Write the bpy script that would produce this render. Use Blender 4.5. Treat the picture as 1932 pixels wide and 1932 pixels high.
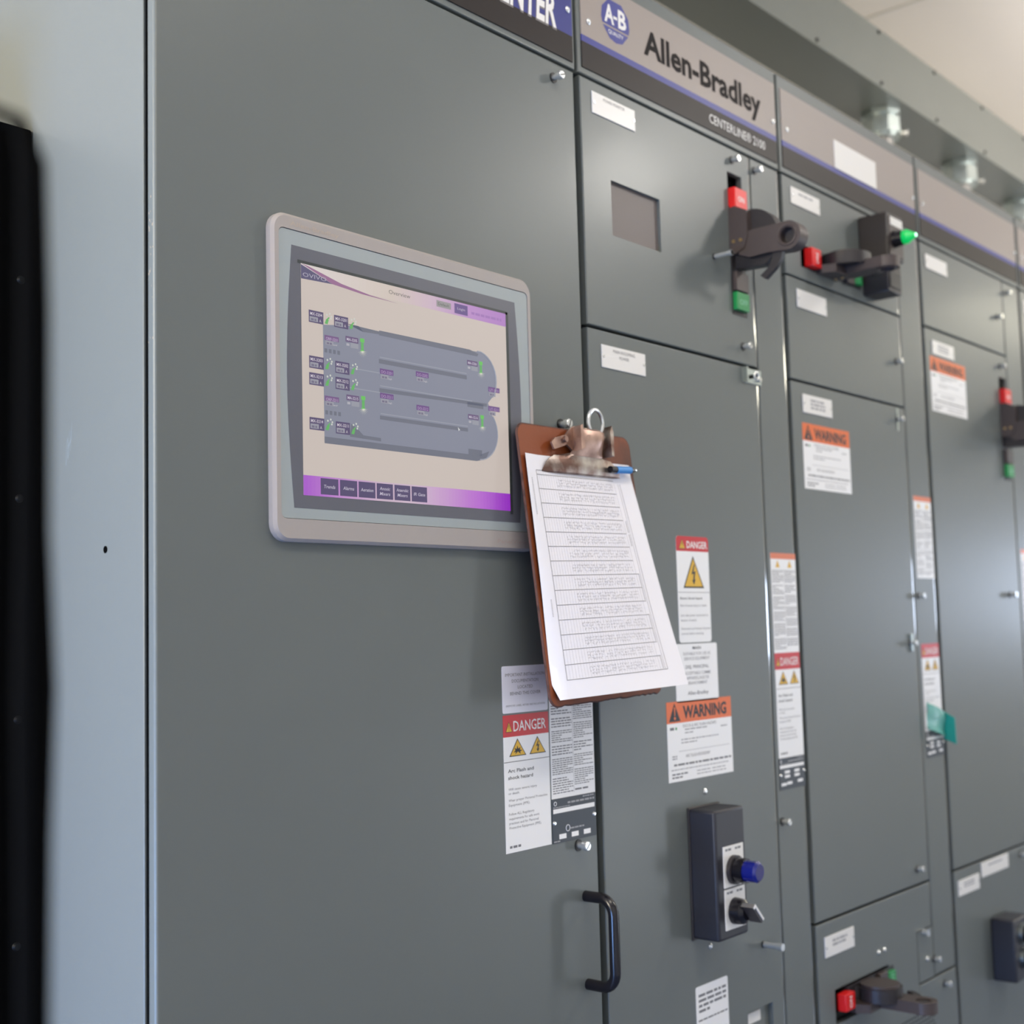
import bpy, bmesh, math, random
from mathutils import Vector, Matrix
from mathutils.geometry import tessellate_polygon

for o in list(bpy.data.objects):
    bpy.data.objects.remove(o)
SC = bpy.context.scene
COL = SC.collection
EYE = 1.47                       # height of the eye above the floor; all model heights below are in mm relative to it

# ------------------------------------------------------------------ camera
cam = bpy.data.cameras.new('camera')
cam_o = bpy.data.objects.new('camera', cam)
COL.objects.link(cam_o)
R_ = Vector((0.653798, -0.756212, -0.026301)); U_ = Vector((-0.049938, -0.077806, 0.995717)); F_ = Vector((0.75502, 0.649684, 0.088633))
cam_o.matrix_world = Matrix(((R_.x, U_.x, -F_.x, 0), (R_.y, U_.y, -F_.y, -0.96543), (R_.z, U_.z, -F_.z, EYE), (0, 0, 0, 1)))
cam.sensor_width = 36; cam.lens = 46.21
cam.clip_start = 0.02; cam.clip_end = 60
cam.dof.use_dof = True; cam.dof.focus_distance = 1.32; cam.dof.aperture_fstop = 5.0
SC.camera = cam_o

# ------------------------------------------------------------------ world, exposure, lights
w = bpy.data.worlds.new('world'); SC.world = w; w.use_nodes = True
w.node_tree.nodes['Background'].inputs[0].default_value = (0.75, 0.85, 1, 1)
w.node_tree.nodes['Background'].inputs[1].default_value = 0.0
SC.view_settings.view_transform = 'Standard'; SC.view_settings.look = 'None'
SC.view_settings.exposure = 0.0; SC.view_settings.gamma = 1.0; SC.view_settings.use_curve_mapping = False

def area(name, loc, to, sx, sy, power, col):
    l = bpy.data.lights.new(name, 'AREA'); l.shape = 'RECTANGLE'; l.size = sx; l.size_y = sy
    l.energy = power; l.color = col
    o = bpy.data.objects.new(name, l); COL.objects.link(o)
    o.location = loc; o.rotation_euler = (Vector(to) - Vector(loc)).to_track_quat('-Z', 'Z').to_euler()
    return o
area('doorway_daylight', (4.3, -2.28, 0.85), (4.3, 0, 0.85), 0.5, 1.0, 16, (0.80, 0.88, 1.0))
area('ceiling_lamp_light', (3.25, -1.35, 2.86), (2.0, -0.3, 1.9), 0.22, 0.20, 10, (1.0, 0.96, 0.90))
area('top_fill_light_near', (0.9, -1.0, 2.9), (0.9, -1.0, 0), 1.5, 0.3, 14, (1.0, 0.90, 0.74))  # added fill close to the doors, brightens their tops and falls off downwards
area('ceiling_lamp_light_far', (6.2, -1.2, 2.86), (6.2, -1.2, 0), 1.2, 0.35, 25, (1.0, 0.94, 0.74))
area('ceiling_fill_uplight', (5.2, -0.4, 2.35), (5.2, -0.4, 3), 4.4, 0.4, 25, (1.0, 0.92, 0.86))  # added fill, no fixture: brightens the ceiling above the duct
area('end_window_daylight', (7.93, -1.5, 1.62), (0, -1.5, 1.62), 0.5, 0.68, 24, (0.66, 0.78, 1.0))
area('left_fill_light_cool', (-1.93, 0.1, 0.7), (0, 0.1, 0.7), 0.7, 1.2, 94, (0.24, 0.47, 1.0))  # added cool fill, set behind the door plane to brighten the end panel
area('left_fill_light_warm', (-1.93, 0.1, 2.3), (0, 0.1, 2.3), 0.7, 0.8, 84, (1.0, 0.90, 0.72))  # added warm fill for the upper part of the end panel

# ------------------------------------------------------------------ materials
MATS = {}
def srgb(c):
    return tuple(((v / 255) / 12.92 if v / 255 <= 0.04045 else ((v / 255 + 0.055) / 1.055) ** 2.4) for v in c) + (1,)
def mat(name, rgb, rough=0.5, metal=0.0, noise=0.0, nscale=8.0, bump=0.0, bscale=400, emit=0, spec=0.5, dark=None, dthr=0.62, coat=0, trans=0):
    if name in MATS: return MATS[name]
    m = bpy.data.materials.new(name); m.use_nodes = True; nt = m.node_tree; b = nt.nodes['Principled BSDF']
    c = srgb(rgb)
    b.inputs['Base Color'].default_value = c; b.inputs['Roughness'].default_value = rough; b.inputs['Metallic'].default_value = metal
    b.inputs['Specular IOR Level'].default_value = spec; b.inputs['Coat Weight'].default_value = coat; b.inputs['Coat Roughness'].default_value = 0.14 if coat < .4 else 0.03
    b.inputs['Transmission Weight'].default_value = trans
    tc = nt.nodes.new('ShaderNodeTexCoord')
    if noise or dark:
        n = nt.nodes.new('ShaderNodeTexNoise'); n.inputs['Scale'].default_value = nscale; n.inputs['Detail'].default_value = 5
        nt.links.new(tc.outputs['Object'], n.inputs['Vector'])
        r = nt.nodes.new('ShaderNodeValToRGB')
        if dark:
            r.color_ramp.elements[0].position = dthr - .12; r.color_ramp.elements[0].color = c
            r.color_ramp.elements[1].position = dthr + .1; r.color_ramp.elements[1].color = srgb(dark)
        else:
            r.color_ramp.elements[0].position = .3; r.color_ramp.elements[0].color = tuple(v * (1 - noise) for v in c[:3]) + (1,)
            r.color_ramp.elements[1].position = .7; r.color_ramp.elements[1].color = tuple(min(1, v * (1 + noise)) for v in c[:3]) + (1,)
        nt.links.new(n.outputs['Fac'], r.inputs['Fac']); nt.links.new(r.outputs['Color'], b.inputs['Base Color'])
    if bump:
        n2 = nt.nodes.new('ShaderNodeTexNoise'); n2.inputs['Scale'].default_value = bscale
        nt.links.new(tc.outputs['Object'], n2.inputs['Vector'])
        bu = nt.nodes.new('ShaderNodeBump'); bu.inputs['Strength'].default_value = bump; bu.inputs['Distance'].default_value = 0.001
        nt.links.new(n2.outputs['Fac'], bu.inputs['Height']); nt.links.new(bu.outputs['Normal'], b.inputs['Normal'])
    if emit:
        b.inputs['Emission Color'].default_value = c; b.inputs['Emission Strength'].default_value = emit
    MATS[name] = m
    return m
def _scr(rgb):
    k = 'display_%d_%d_%d' % rgb
    if k in MATS: return MATS[k]
    m = bpy.data.materials.new(k); m.use_nodes = True; b = m.node_tree.nodes['Principled BSDF']
    b.inputs['Base Color'].default_value = (.02, .02, .02, 1); b.inputs['Roughness'].default_value = .45
    b.inputs['Emission Color'].default_value = srgb(rgb); b.inputs['Emission Strength'].default_value = 0.86
    MATS[k] = m; return m

PAINT = mat('grey_cabinet_paint', (105, 111, 110), 0.36, spec=0.32, coat=0.04, noise=0.025, nscale=3, bump=0.05, bscale=900)
PAINTD = mat('grey_cabinet_trim', (112, 117, 115), 0.38, bump=0.04, bscale=900)
EDGEM = mat('glint_gloss_paint_edge', (112, 117, 116), 0.12, spec=0.6, coat=0.5)  # extra gloss given to right door edges so the end window glints there
GAP = mat('gap_shade_black', (22, 24, 22), 0.7)  # near-black frame colour; the shade in the door gaps is painted in
WALLM = mat('white_wall_panel', (222, 218, 208), 0.55, noise=0.02, nscale=2)
CEILM = mat('white_ceiling_panel', (240, 232, 220), 0.6, noise=0.03, nscale=1.5)
FLOORM = mat('grey_floor', (84, 98, 128), 0.45, noise=0.06, nscale=5)
DUCTM = mat('grey_duct_paint', (124, 128, 121), 0.36, noise=0.03, nscale=4)
BEIGE = mat('warm_grey_header_plate', (160, 150, 144), 0.42, spec=0.3)
CHAR = mat('charcoal_strip', (44, 38, 36), 0.45, spec=0.2)
BLUE = mat('blue_stripe', (52, 56, 140), 0.45)
BLUEH = mat('blue_header', (44, 50, 128), 0.5, noise=.03)
WHITE = mat('white_print', (238, 237, 237), 0.45)
PLATE = mat('white_nameplate', (232, 230, 227), 0.35)
STICK = mat('white_sticker', (243, 243, 244), 0.4)
STICKB = mat('lilac_white_sticker', (228, 228, 240), 0.4)
BLACKP = mat('black_print', (38, 38, 42), 0.5)
GREYP = mat('grey_print', (120, 120, 124), 0.5)
LGREYP = mat('light_grey_print', (160, 160, 164), 0.5)
RED = mat('danger_red', (200, 30, 40), 0.4)
ORANGE = mat('warning_orange', (226, 104, 38), 0.4)
YELLOW = mat('hazard_yellow', (226, 178, 34), 0.4)
NAVY = mat('dark_data_plate', (48, 56, 66), 0.4)
CHROME = mat('zinc_steel', (228, 230, 229), 0.26, metal=0.8)
CHROMED = mat('dark_zinc_steel', (60, 60, 60), 0.4, metal=0.8)
BLACKPL = mat('black_plastic', (44, 40, 42), 0.42, bump=0.08, bscale=1500)
BLACKPB = mat('black_plastic_box', (38, 38, 46), 0.45, bump=0.08, bscale=1500)
BROWNPL = mat('dark_brown_plastic', (70, 60, 58), 0.45, bump=0.06, bscale=1200)
BLACKG = mat('gloss_black', (20, 18, 24), 0.22)
BLACKM = mat('matt_black', (4, 4, 4), 0.95, spec=0.05)
REDF = mat('red_flag_plastic', (228, 28, 28), 0.4)
GREENF = mat('green_flag_plastic', (16, 140, 70), 0.4)
BRASS = mat('brass', (210, 180, 130), 0.3, metal=1)
BEZEL = mat('warm_grey_bezel', (164, 157, 154), 0.5)
OVERL = mat('blue_grey_overlay', (156, 165, 168), 0.45)
MASKM = mat('slate_mask', (96, 98, 108), 0.35)
BROWNW = mat('recess_brown_grey', (112, 104, 102), 0.5)
GALV = mat('galvanised_steel', (190, 200, 198), 0.3, metal=1.0, noise=.1, nscale=60)
CONDM = mat('grey_conduit', (176, 172, 168), 0.42, metal=0.5)
HARDB = mat('brown_hardboard', (134, 66, 30), 0.5, spec=0.3, dark=(84, 42, 24), nscale=9, dthr=.55, bump=.1, bscale=300)
HARDE = mat('hardboard_edge', (92, 60, 52), 0.8, dark=(50, 32, 28), nscale=60, bump=.6, bscale=300)
PAPER = mat('white_paper', (238, 237, 244), 0.7)
CLIPM = mat('rusted_clip_steel', (190, 182, 174), 0.36, metal=0.85, dark=(112, 84, 74), nscale=26, dthr=.5, bump=.15, bscale=220)
CLIPR = mat('coppery_clip_steel', (182, 152, 138), 0.38, metal=0.8, dark=(120, 92, 82), nscale=24, dthr=.55)
PENB = mat('blue_pen_plastic', (48, 138, 214), 0.35)
TEAL = mat('teal_tape', (22, 150, 140), 0.4)
TEALL = mat('pale_teal_tape', (110, 178, 168), 0.3)
BLUET = mat('blue_tape', (70, 160, 205), 0.5)
BLUEL = mat('blue_lens', (4, 18, 112), 0.1, emit=0.02, coat=.8)
GREENL = mat('green_lit_lens', (0, 170, 78), 0.12, emit=0.8, coat=.5)
GREENC = mat('green_lens_core', (190, 255, 215), 0.2, emit=3.0)
PENCIL = mat('pencil_mark', (128, 138, 140), 0.7)

# ------------------------------------------------------------------ mesh builder (mm; u = right, v = up, p = out of the surface)
ORG = {}
FAC = lambda u, v, p: (u, -p, v)
_txt = {}
def text_mesh(s, bold=0.0, shear=0.0):
    k = (s, bold, shear)
    if k in _txt: return _txt[k]
    c = bpy.data.curves.new('t', 'FONT'); c.body = s; c.offset = bold; c.shear = shear; c.resolution_u = 2; c.size = 1
    c.dimensions = '2D'; c.fill_mode = 'BOTH'
    o = bpy.data.objects.new('t', c); COL.objects.link(o)
    dg = bpy.context.evaluated_depsgraph_get(); dg.update()
    me = o.evaluated_get(dg).to_mesh()
    vs = [(v.co.x, v.co.y) for v in me.vertices]; fs = [tuple(p.vertices) for p in me.polygons]
    o.evaluated_get(dg).to_mesh_clear()
    bpy.data.objects.remove(o); bpy.data.curves.remove(c)
    x0 = min(v[0] for v in vs); x1 = max(v[0] for v in vs)
    vs = [((v[0] - x0), v[1]) for v in vs]
    _txt[k] = (vs, fs, x1 - x0)
    return _txt[k]

class MB:
    def __init__(s, fn=FAC):
        s.v = []; s.f = []; s.m = []; s.mats = []; s.fn = fn; s.solid = True
    def mi(s, m):
        if m not in s.mats: s.mats.append(m)
        return s.mats.index(m)
    def add(s, vs, fs, m, raw=False):
        b = len(s.v); i = s.mi(m)
        s.v += [tuple(x) if raw else s.fn(*x) for x in vs]
        for f in fs: s.f.append(tuple(b + j for j in f)); s.m.append(i)
    def quad(s, u0, u1, v0, v1, p, m):
        s.add([(u0, v0, p), (u1, v0, p), (u1, v1, p), (u0, v1, p)], [(0, 1, 2, 3)], m)
    def poly(s, pts, p, m):
        s.add([(a, b, p) for a, b in pts], [tuple(range(len(pts)))], m)
    def box(s, u0, u1, v0, v1, p0, p1, m, bev=0, seg=2):
        bm = bmesh.new(); bmesh.ops.create_cube(bm, size=1)
        for v in bm.verts:
            v.co = Vector(((u0 + u1) / 2 + v.co.x * (u1 - u0), (v0 + v1) / 2 + v.co.y * (v1 - v0), (p0 + p1) / 2 + v.co.z * (p1 - p0)))
        if bev: bmesh.ops.bevel(bm, geom=list(bm.edges), offset=bev, segments=seg, affect='EDGES', profile=0.5)
        bm.verts.index_update()
        s.add([v.co[:] for v in bm.verts], [tuple(v.index for v in f.verts) for f in bm.faces], m); bm.free()
    def prism(s, loops, c0, c1, m, plane='uv', bev=0):
        # loops: outer [+ holes] in 2D; plane 'uv' extrudes along p, 'pv' (side profile) along u, 'pu' along v
        def mp(a, b, c): return (a, b, c) if plane == 'uv' else ((c, b, a) if plane == 'pv' else (b, c, a))
        tris = tessellate_polygon([[Vector((a, b, 0)) for a, b in L] for L in loops])
        flat = [q for L in loops for q in L]; n = len(flat)
        vs = [mp(a, b, c0) for a, b in flat] + [mp(a, b, c1) for a, b in flat]
        fs = [tuple(t) for t in tris] + [tuple(i + n for i in reversed(t)) for t in tris]
        k = 0
        for L in loops:
            for i in range(len(L)):
                j = (i + 1) % len(L); fs.append((k + i, k + j, k + j + n, k + i + n))
            k += len(L)
        s.add(vs, fs, m)
    def cyl(s, a, b, r, m, n=20, r2=None, cap=True):
        a = Vector(a); b = Vector(b); d = (b - a).normalized(); r2 = r if r2 is None else r2
        t = Vector((0, 0, 1)) if abs(d.z) < .9 else Vector((1, 0, 0)); x = d.cross(t).normalized(); y = d.cross(x)
        vs = []
        for c, rr in ((a, r), (b, r2)):
            for i in range(n):
                an = 2 * math.pi * i / n; vs.append(tuple(c + x * math.cos(an) * rr + y * math.sin(an) * rr))
        fs = [(i, (i + 1) % n, n + (i + 1) % n, n + i) for i in range(n)]
        if cap: fs += [tuple(range(n)), tuple(range(n, 2 * n))]
        s.add(vs, fs, m)
    def tube(s, path, r, m, n=14, closed=False):
        P = [Vector(p) for p in path]; N = len(P); rings = []; up = None
        for i in range(N):
            a = P[i - 1] if (i > 0 or closed) else P[i]; b = P[(i + 1) % N] if (i < N - 1 or closed) else P[i]
            d = (b - a).normalized()
            if up is None: up = d.orthogonal().normalized()
            up = (up - d * up.dot(d)).normalized(); z = d.cross(up)
            rr = r[i] if isinstance(r, (list, tuple)) else r
            rings.append([tuple(P[i] + up * math.cos(2 * math.pi * k / n) * rr + z * math.sin(2 * math.pi * k / n) * rr) for k in range(n)])
        vs = [q for R in rings for q in R]; fs = []
        for i in range(N if closed else N - 1):
            j = (i + 1) % N
            for k in range(n): fs.append((i * n + k, i * n + (k + 1) % n, j * n + (k + 1) % n, j * n + k))
        if not closed: fs += [tuple(range(n)), tuple((N - 1) * n + k for k in range(n))]
        s.add(vs, fs, m)
    def text(s, t, u, v, h, m, p, width=None, align='l', bold=0.0, shear=0.0):
        vs, fs, W = text_mesh(t, bold, shear)
        k = h / 0.73; kx = k if width is None else width / W
        off = {'l': 0, 'c': -W * kx / 2, 'r': -W * kx}[align]
        s.add([(u + off + a * kx, v + b * k, p) for a, b in vs], fs, m)
    def lines(s, u0, u1, v1, v0, n, m, p, seed=1, fill=0.55, short=True):
        # rows of unreadably fine print
        rnd = random.Random(seed); pitch = (v1 - v0) / n
        for i in range(n):
            t = v1 - pitch * (i + 0.2); u = u0; end = u1 if (not short or rnd.random() < .7) else u0 + (u1 - u0) * rnd.uniform(.35, .85)
            while u < end - pitch * .5:
                wd = min(pitch * rnd.uniform(.9, 3.2), end - u)
                s.quad(u, u + wd, t - pitch * fill, t, p, m); u += wd + pitch * .4
    def build(s, name, parent=None, loc=None, smooth=True, ang=28):
        me = bpy.data.meshes.new(name)
        if parent is not None:
            r = parent
            while r.parent: r = r.parent
            org = ORG[r.name]
        else: org = Vector(loc) if loc is not None else Vector((0, 0, 0))
        me.from_pydata([((x - org[0]) / 1000, (y - org[1]) / 1000, (z - org[2]) / 1000) for x, y, z in s.v], [], s.f)
        for m in s.mats: me.materials.append(m)
        me.polygons.foreach_set('material_index', s.m)
        bm = bmesh.new(); bm.from_mesh(me); bmesh.ops.recalc_face_normals(bm, faces=bm.faces); bm.to_mesh(me); bm.free()
        if smooth:
            me.polygons.foreach_set('use_smooth', [True] * len(me.polygons))
            me.set_sharp_from_angle(angle=math.radians(ang))
            for p_ in me.polygons:
                if max(abs(p_.normal.x), abs(p_.normal.y), abs(p_.normal.z)) > .9996 and p_.area > 1e-5: p_.use_smooth = False
        me.update()
        o = bpy.data.objects.new(name, me); COL.objects.link(o)
        if parent is not None: o.parent = parent
        else:
            o.location = (org[0] / 1000, org[1] / 1000, org[2] / 1000 + EYE); ORG[o.name] = org
        return o

def thing(name, loc, label, cat, group=None):
    o = bpy.data.objects.new(name, None); COL.objects.link(o); o.empty_display_size = .05
    o.location = (loc[0] / 1000, loc[1] / 1000, loc[2] / 1000 + EYE); ORG[o.name] = Vector(loc)
    return tag(o, label, cat, group)
def tag(o, label, cat=None, group=None, kind=None):
    if label: o['label'] = label
    if cat: o['category'] = cat
    if group: o['group'] = group
    if kind: o['kind'] = kind
    return o
def struct(name, mb, label=None, loc=None):
    o = mb.build(name, None, loc, smooth=False); o['kind'] = 'structure'
    if label: o['label'] = label
    return o
def circ(cx, cy, r, n=24, a0=0, a1=360):
    full = abs(a1 - a0) >= 360; N = n if full else n + 1
    return [(cx + r * math.cos(math.radians(a0 + (a1 - a0) * i / n)), cy + r * math.sin(math.radians(a0 + (a1 - a0) * i / n))) for i in range(N)]
def rrect(u0, u1, v0, v1, r, n=5):
    out = []
    for cx, cy, a in ((u1 - r, v1 - r, 0), (u0 + r, v1 - r, 90), (u0 + r, v0 + r, 180), (u1 - r, v0 + r, 270)):
        out += circ(cx, cy, r, n, a, a + 90)
    return out

# ------------------------------------------------------------------ the room
FZ = -EYE * 1000
b = MB(); b.box(-2000, 8000, FZ - 60, FZ, -650, 2350, FLOORM); struct('floor', b, loc=(0, 0, FZ))
b = MB(); b.box(-2000, 8000, 1500, 1560, -650, 2350, CEILM)
for k in range(9): b.box(-1600 + k * 1150, -1592 + k * 1150, 1497, 1500, -650, 2350, WALLM)
struct('ceiling', b, loc=(0, 0, 1500))
b = MB(); b.box(-2000, 8000, FZ, 1500, -700, -650, WALLM); struct('wall_back', b, loc=(0, 650, FZ))
b = MB(); b.box(-2000, 8000, FZ, 1500, 2350, 2400, WALLM); struct('wall_front', b, loc=(0, -2350, FZ))
b = MB(); b.box(-2050, -2000, FZ, 1500, -650, 2350, WALLM); struct('wall_left', b, loc=(-2000, 0, FZ))
b = MB(); b.box(8000, 8050, FZ, 1500, -650, 2350, WALLM); struct('wall_right', b, loc=(8000, 0, FZ))

# ------------------------------------------------------------------ cabinet pieces
def plate(b, u0, u1, v0, v1, m, holes=(), thick=10, front=0.0, bev=2.4, crown=0.0):
    # sheet steel door: front face at p=front, missing cells where holes are, rolled outer edges
    us = sorted(set([u0, u1] + ([u1 - 5.5] if crown else []) + [x for h in holes for x in h[:2] if u0 < x < u1]))
    vs = sorted(set([v0, v1] + [x for h in holes for x in h[2:4] if v0 < x < v1]))
    bm = bmesh.new(); V = {}
    def gv(a, c):
        if (a, c) not in V: V[(a, c)] = bm.verts.new((a, c, front))
        return V[(a, c)]
    for i in range(len(us) - 1):
        for j in range(len(vs) - 1):
            cu = (us[i] + us[i + 1]) / 2; cv = (vs[j] + vs[j + 1]) / 2
            if any(h[0] < cu < h[1] and h[2] < cv < h[3] for h in holes): continue
            bm.faces.new([gv(us[i], vs[j]), gv(us[i + 1], vs[j]), gv(us[i + 1], vs[j + 1]), gv(us[i], vs[j + 1])])
    ex = bmesh.ops.extrude_face_region(bm, geom=list(bm.faces))
    for v in [g for g in ex['geom'] if isinstance(g, bmesh.types.BMVert)]: v.co.z = front - thick
    if crown:                    # the sheet rolls back gently before its right edge
        for v in bm.verts:
            if abs(v.co.x - u1) < 1e-4 and abs(v.co.z - front) < 1e-5: v.co.z -= crown
    def onb(v):
        return [abs(v.co.x - u0) < 1e-4, abs(v.co.x - u1) < 1e-4, abs(v.co.y - v0) < 1e-4, abs(v.co.y - v1) < 1e-4]
    es = []
    for e in bm.edges:
        a, c = e.verts
        if abs(a.co.z - front) < crown + 1e-5 and abs(c.co.z - front) < crown + 1e-5 and len(e.link_faces) == 2:
            if abs(e.link_faces[0].normal.z - e.link_faces[1].normal.z) < .5 and abs(abs(e.link_faces[0].normal.z) - abs(e.link_faces[1].normal.z)) < .5: continue
            if any(x and y for x, y in zip(onb(a), onb(c))): es.append(e)
    bm.normal_update()
    es = [e for e in es if e.is_valid]
    if bev and es: bmesh.ops.bevel(bm, geom=es, offset=bev * 1.15, segments=7, affect='EDGES', profile=0.5)
    bm.verts.index_update()
    bm.faces.ensure_lookup_table()
    isedge = lambda f: crown and f.calc_center_median().x > u1 - 5.5 and f.calc_center_median().z > front - 2.0
    base = len(b.v); fa = [f for f in bm.faces if not isedge(f)]; fe = [f for f in bm.faces if isedge(f)]
    b.add([v.co[:] for v in bm.verts], [tuple(v.index for v in f.verts) for f in fa], m)
    i = b.mi(EDGEM)
    for f in fe: b.f.append(tuple(base + v.index for v in f.verts)); b.m.append(i)
    bm.free()

def latch(parent, x, z, p=13, r=4.9, slot=40, label=None):
    b = MB()
    b.cyl((x, z, 0), (x, z, 1.2), r * 1.25, CHROMED, 18)
    b.cyl((x, z, 1.2), (x, z, p * .55), r * .72, CHROME, 18)
    b.cyl((x, z, p * .55), (x, z, p - .8), r, CHROME, 20); b.cyl((x, z, p - .8), (x, z, p), r, CHROME, 20, r2=r * .86)
    a = math.radians(slot); ca, sa = math.cos(a), math.sin(a); h = r * .8; t = r * .14
    b.add([(x + ca * h - sa * t, z + sa * h + ca * t, p + .06), (x - ca * h - sa * t, z - sa * h + ca * t, p + .06), (x - ca * h + sa * t, z - sa * h - ca * t, p + .06), (x + ca * h + sa * t, z + sa * h - ca * t, p + .06)], [(0, 1, 2, 3)], CHROMED)
    o = b.build('latch_screw', parent)
    if label: o['label'] = label
    return o
def panhead(parent, x, z, r=4, p=2.6, p0=0, name='screw'):
    b = MB(); b.cyl((x, z, p0), (x, z, p0 + p * .4), r, CHROME, 16); b.cyl((x, z, p0 + p * .4), (x, z, p0 + p), r, CHROME, 16, r2=r * .45)
    return b.build(name, parent)

def nameplate(parent, u0, u1, v0, v1, texts=(), fine=0, name='nameplate', seed=3, screws=True):
    b = MB(); b.box(u0, u1, v0, v1, 0, 1.6, PLATE, .4, 1)
    W = u1 - u0; H = v1 - v0
    for i, t in enumerate(texts): b.text(t, (u0 + u1) / 2, v1 - H * (.27 + .25 * i), H * .15, GREYP, 1.75, width=W * (.5 if len(t) > 7 else .22), align='c')
    if fine: b.lines(u0 + W * .25, u1 - W * .25, v1 - H * .18, v1 - H * (.18 + .2 * fine), fine, LGREYP, 1.75, seed, .6)
    if screws:
        for u in (u0 + 3.6, u1 - 3.6): b.cyl((u, (v0 + v1) / 2, 1.6), (u, (v0 + v1) / 2, 2.6), 1.9, CHROME, 10)
    o = b.build(name, parent); o['label'] = 'white engraved nameplate'
    return o
def tri(b, cx, v0, w, h, p, kind, edge=BLACKP, fillm=YELLOW):
    b.poly([(cx - w / 2, v0), (cx + w / 2, v0), (cx, v0 + h)], p, edge)
    k = .86; c = v0 + h * .36
    b.poly([(cx - w / 2 * k, c + (v0 - c) * k), (cx + w / 2 * k, c + (v0 - c) * k), (cx, c + (v0 + h - c) * k)], p + .12, fillm)
    if kind == 'bolt':
        pts = [(.02, .72), (-.10, .42), (.01, .45), (-.03, .24), (-.08, .26), (.01, .10), (.09, .29), (.04, .27), (.10, .53), (.0, .50), (.07, .74)]
        b.prism([[(cx + x * w, v0 + y * h) for x, y in pts]], p + .2, p + .26, edge)
    elif kind == 'blast':
        pts = [(-.16, .12), (-.10, .25), (-.25, .22), (-.14, .34), (-.20, .48), (-.07, .40), (-.02, .60), (.03, .40), (.15, .50), (.12, .34), (.26, .30), (.13, .24), (.17, .10), (.08, .18), (.0, .26), (-.07, .18)]
        b.prism([[(cx + x * w, v0 + y * h) for x, y in pts]], p + .2, p + .26, edge)
    elif kind == '!':
        b.poly([(cx - w * .05, v0 + h * .68), (cx - w * .025, v0 + h * .30), (cx + w * .025, v0 + h * .30), (cx + w * .05, v0 + h * .68)], p + .24, edge)
        b.poly(circ(cx, v0 + h * .19, w * .045, 10), p + .24, edge)

def warning_label(parent, u0, v0, W=156, H=102, detail=True):
    b = MB(); u1 = u0 + W; v1 = v0 + H; hd = H * .27
    b.box(u0, u1, v0, v1 - hd, 0, .3, STICK); b.box(u0, u1, v1 - hd, v1, 0, .3, ORANGE)
    tri(b, u0 + W * .115, v1 - hd * .92, W * .17, hd * .86, .4, None, BLACKP, BLACKP)
    b.poly([(u0 + W * .105, v1 - hd * .25), (u0 + W * .125, v1 - hd * .25), (u0 + W * .12, v1 - hd * .66), (u0 + W * .11, v1 - hd * .66)], .66, ORANGE)
    b.poly(circ(u0 + W * .115, v1 - hd * .77, W * .014, 10), .66, ORANGE)
    b.text('WARNING', u0 + W * .24, v1 - hd * .80, hd * .58, BLACKP, .45, width=W * .68, bold=.035)
    y = v1 - hd
    b.text('SHOCK & ARC FLASH HAZARD', u0 + W * .23, y - H * .065, H * .040, GREYP, .4, width=W * .52)
    b.lines(u0 + W * .26, u0 + W * .60, y - H * .075, y - H * .16, 2, LGREYP, .4, 5, .35)
    b.quad(u0 + W * .04, u0 + W * .10, y - H * .085, y - H * .05, .4, GREYP); b.poly(circ(u0 + W * .13, y - H * .068, H * .02, 10), .4, GREENF)
    b.lines(u0 + W * .82, u0 + W * .96, y - H * .09, y - H * .12, 1, LGREYP, .4, 6)
    b.lines(u0 + W * .20, u0 + W * .78, y - H * .20, y - H * .28, 2, LGREYP, .4, 7, .35)
    b.quad(u0 + W * .16, u0 + W * .95, y - H * .36, y - H * .355, .4, LGREYP)
    b.text('ARC FLASH BOUNDARY', u0 + W * .26, y - H * .445, H * .042, GREYP, .4, width=W * .38)
    b.lines(u0 + W * .06, u0 + W * .13, y - H * .40, y - H * .46, 2, LGREYP, .4, 3)
    b.lines(u0 + W * .08, u0 + W * .97, y - H * .50, y - H * .55, 1, GREYP, .4, 8, .5, False)
    b.lines(u0 + W * .04, u0 + W * .92, y - H * .57, y - H * .60, 1, LGREYP, .4, 9, .4, False)
    b.lines(u0 + W * .05, u0 + W * .28, y - H * .62, y - H * .70, 2, GREYP, .4, 10, .5)
    for k in (.42, .66): b.lines(u0 + W * k, u0 + W * (k + .22), y - H * .62, y - H * .70, 2, LGREYP, .4, 11, .3)
    o = b.build('warning_label', parent, smooth=False); o['label'] = 'orange and white arc flash warning label'
    return o

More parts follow.
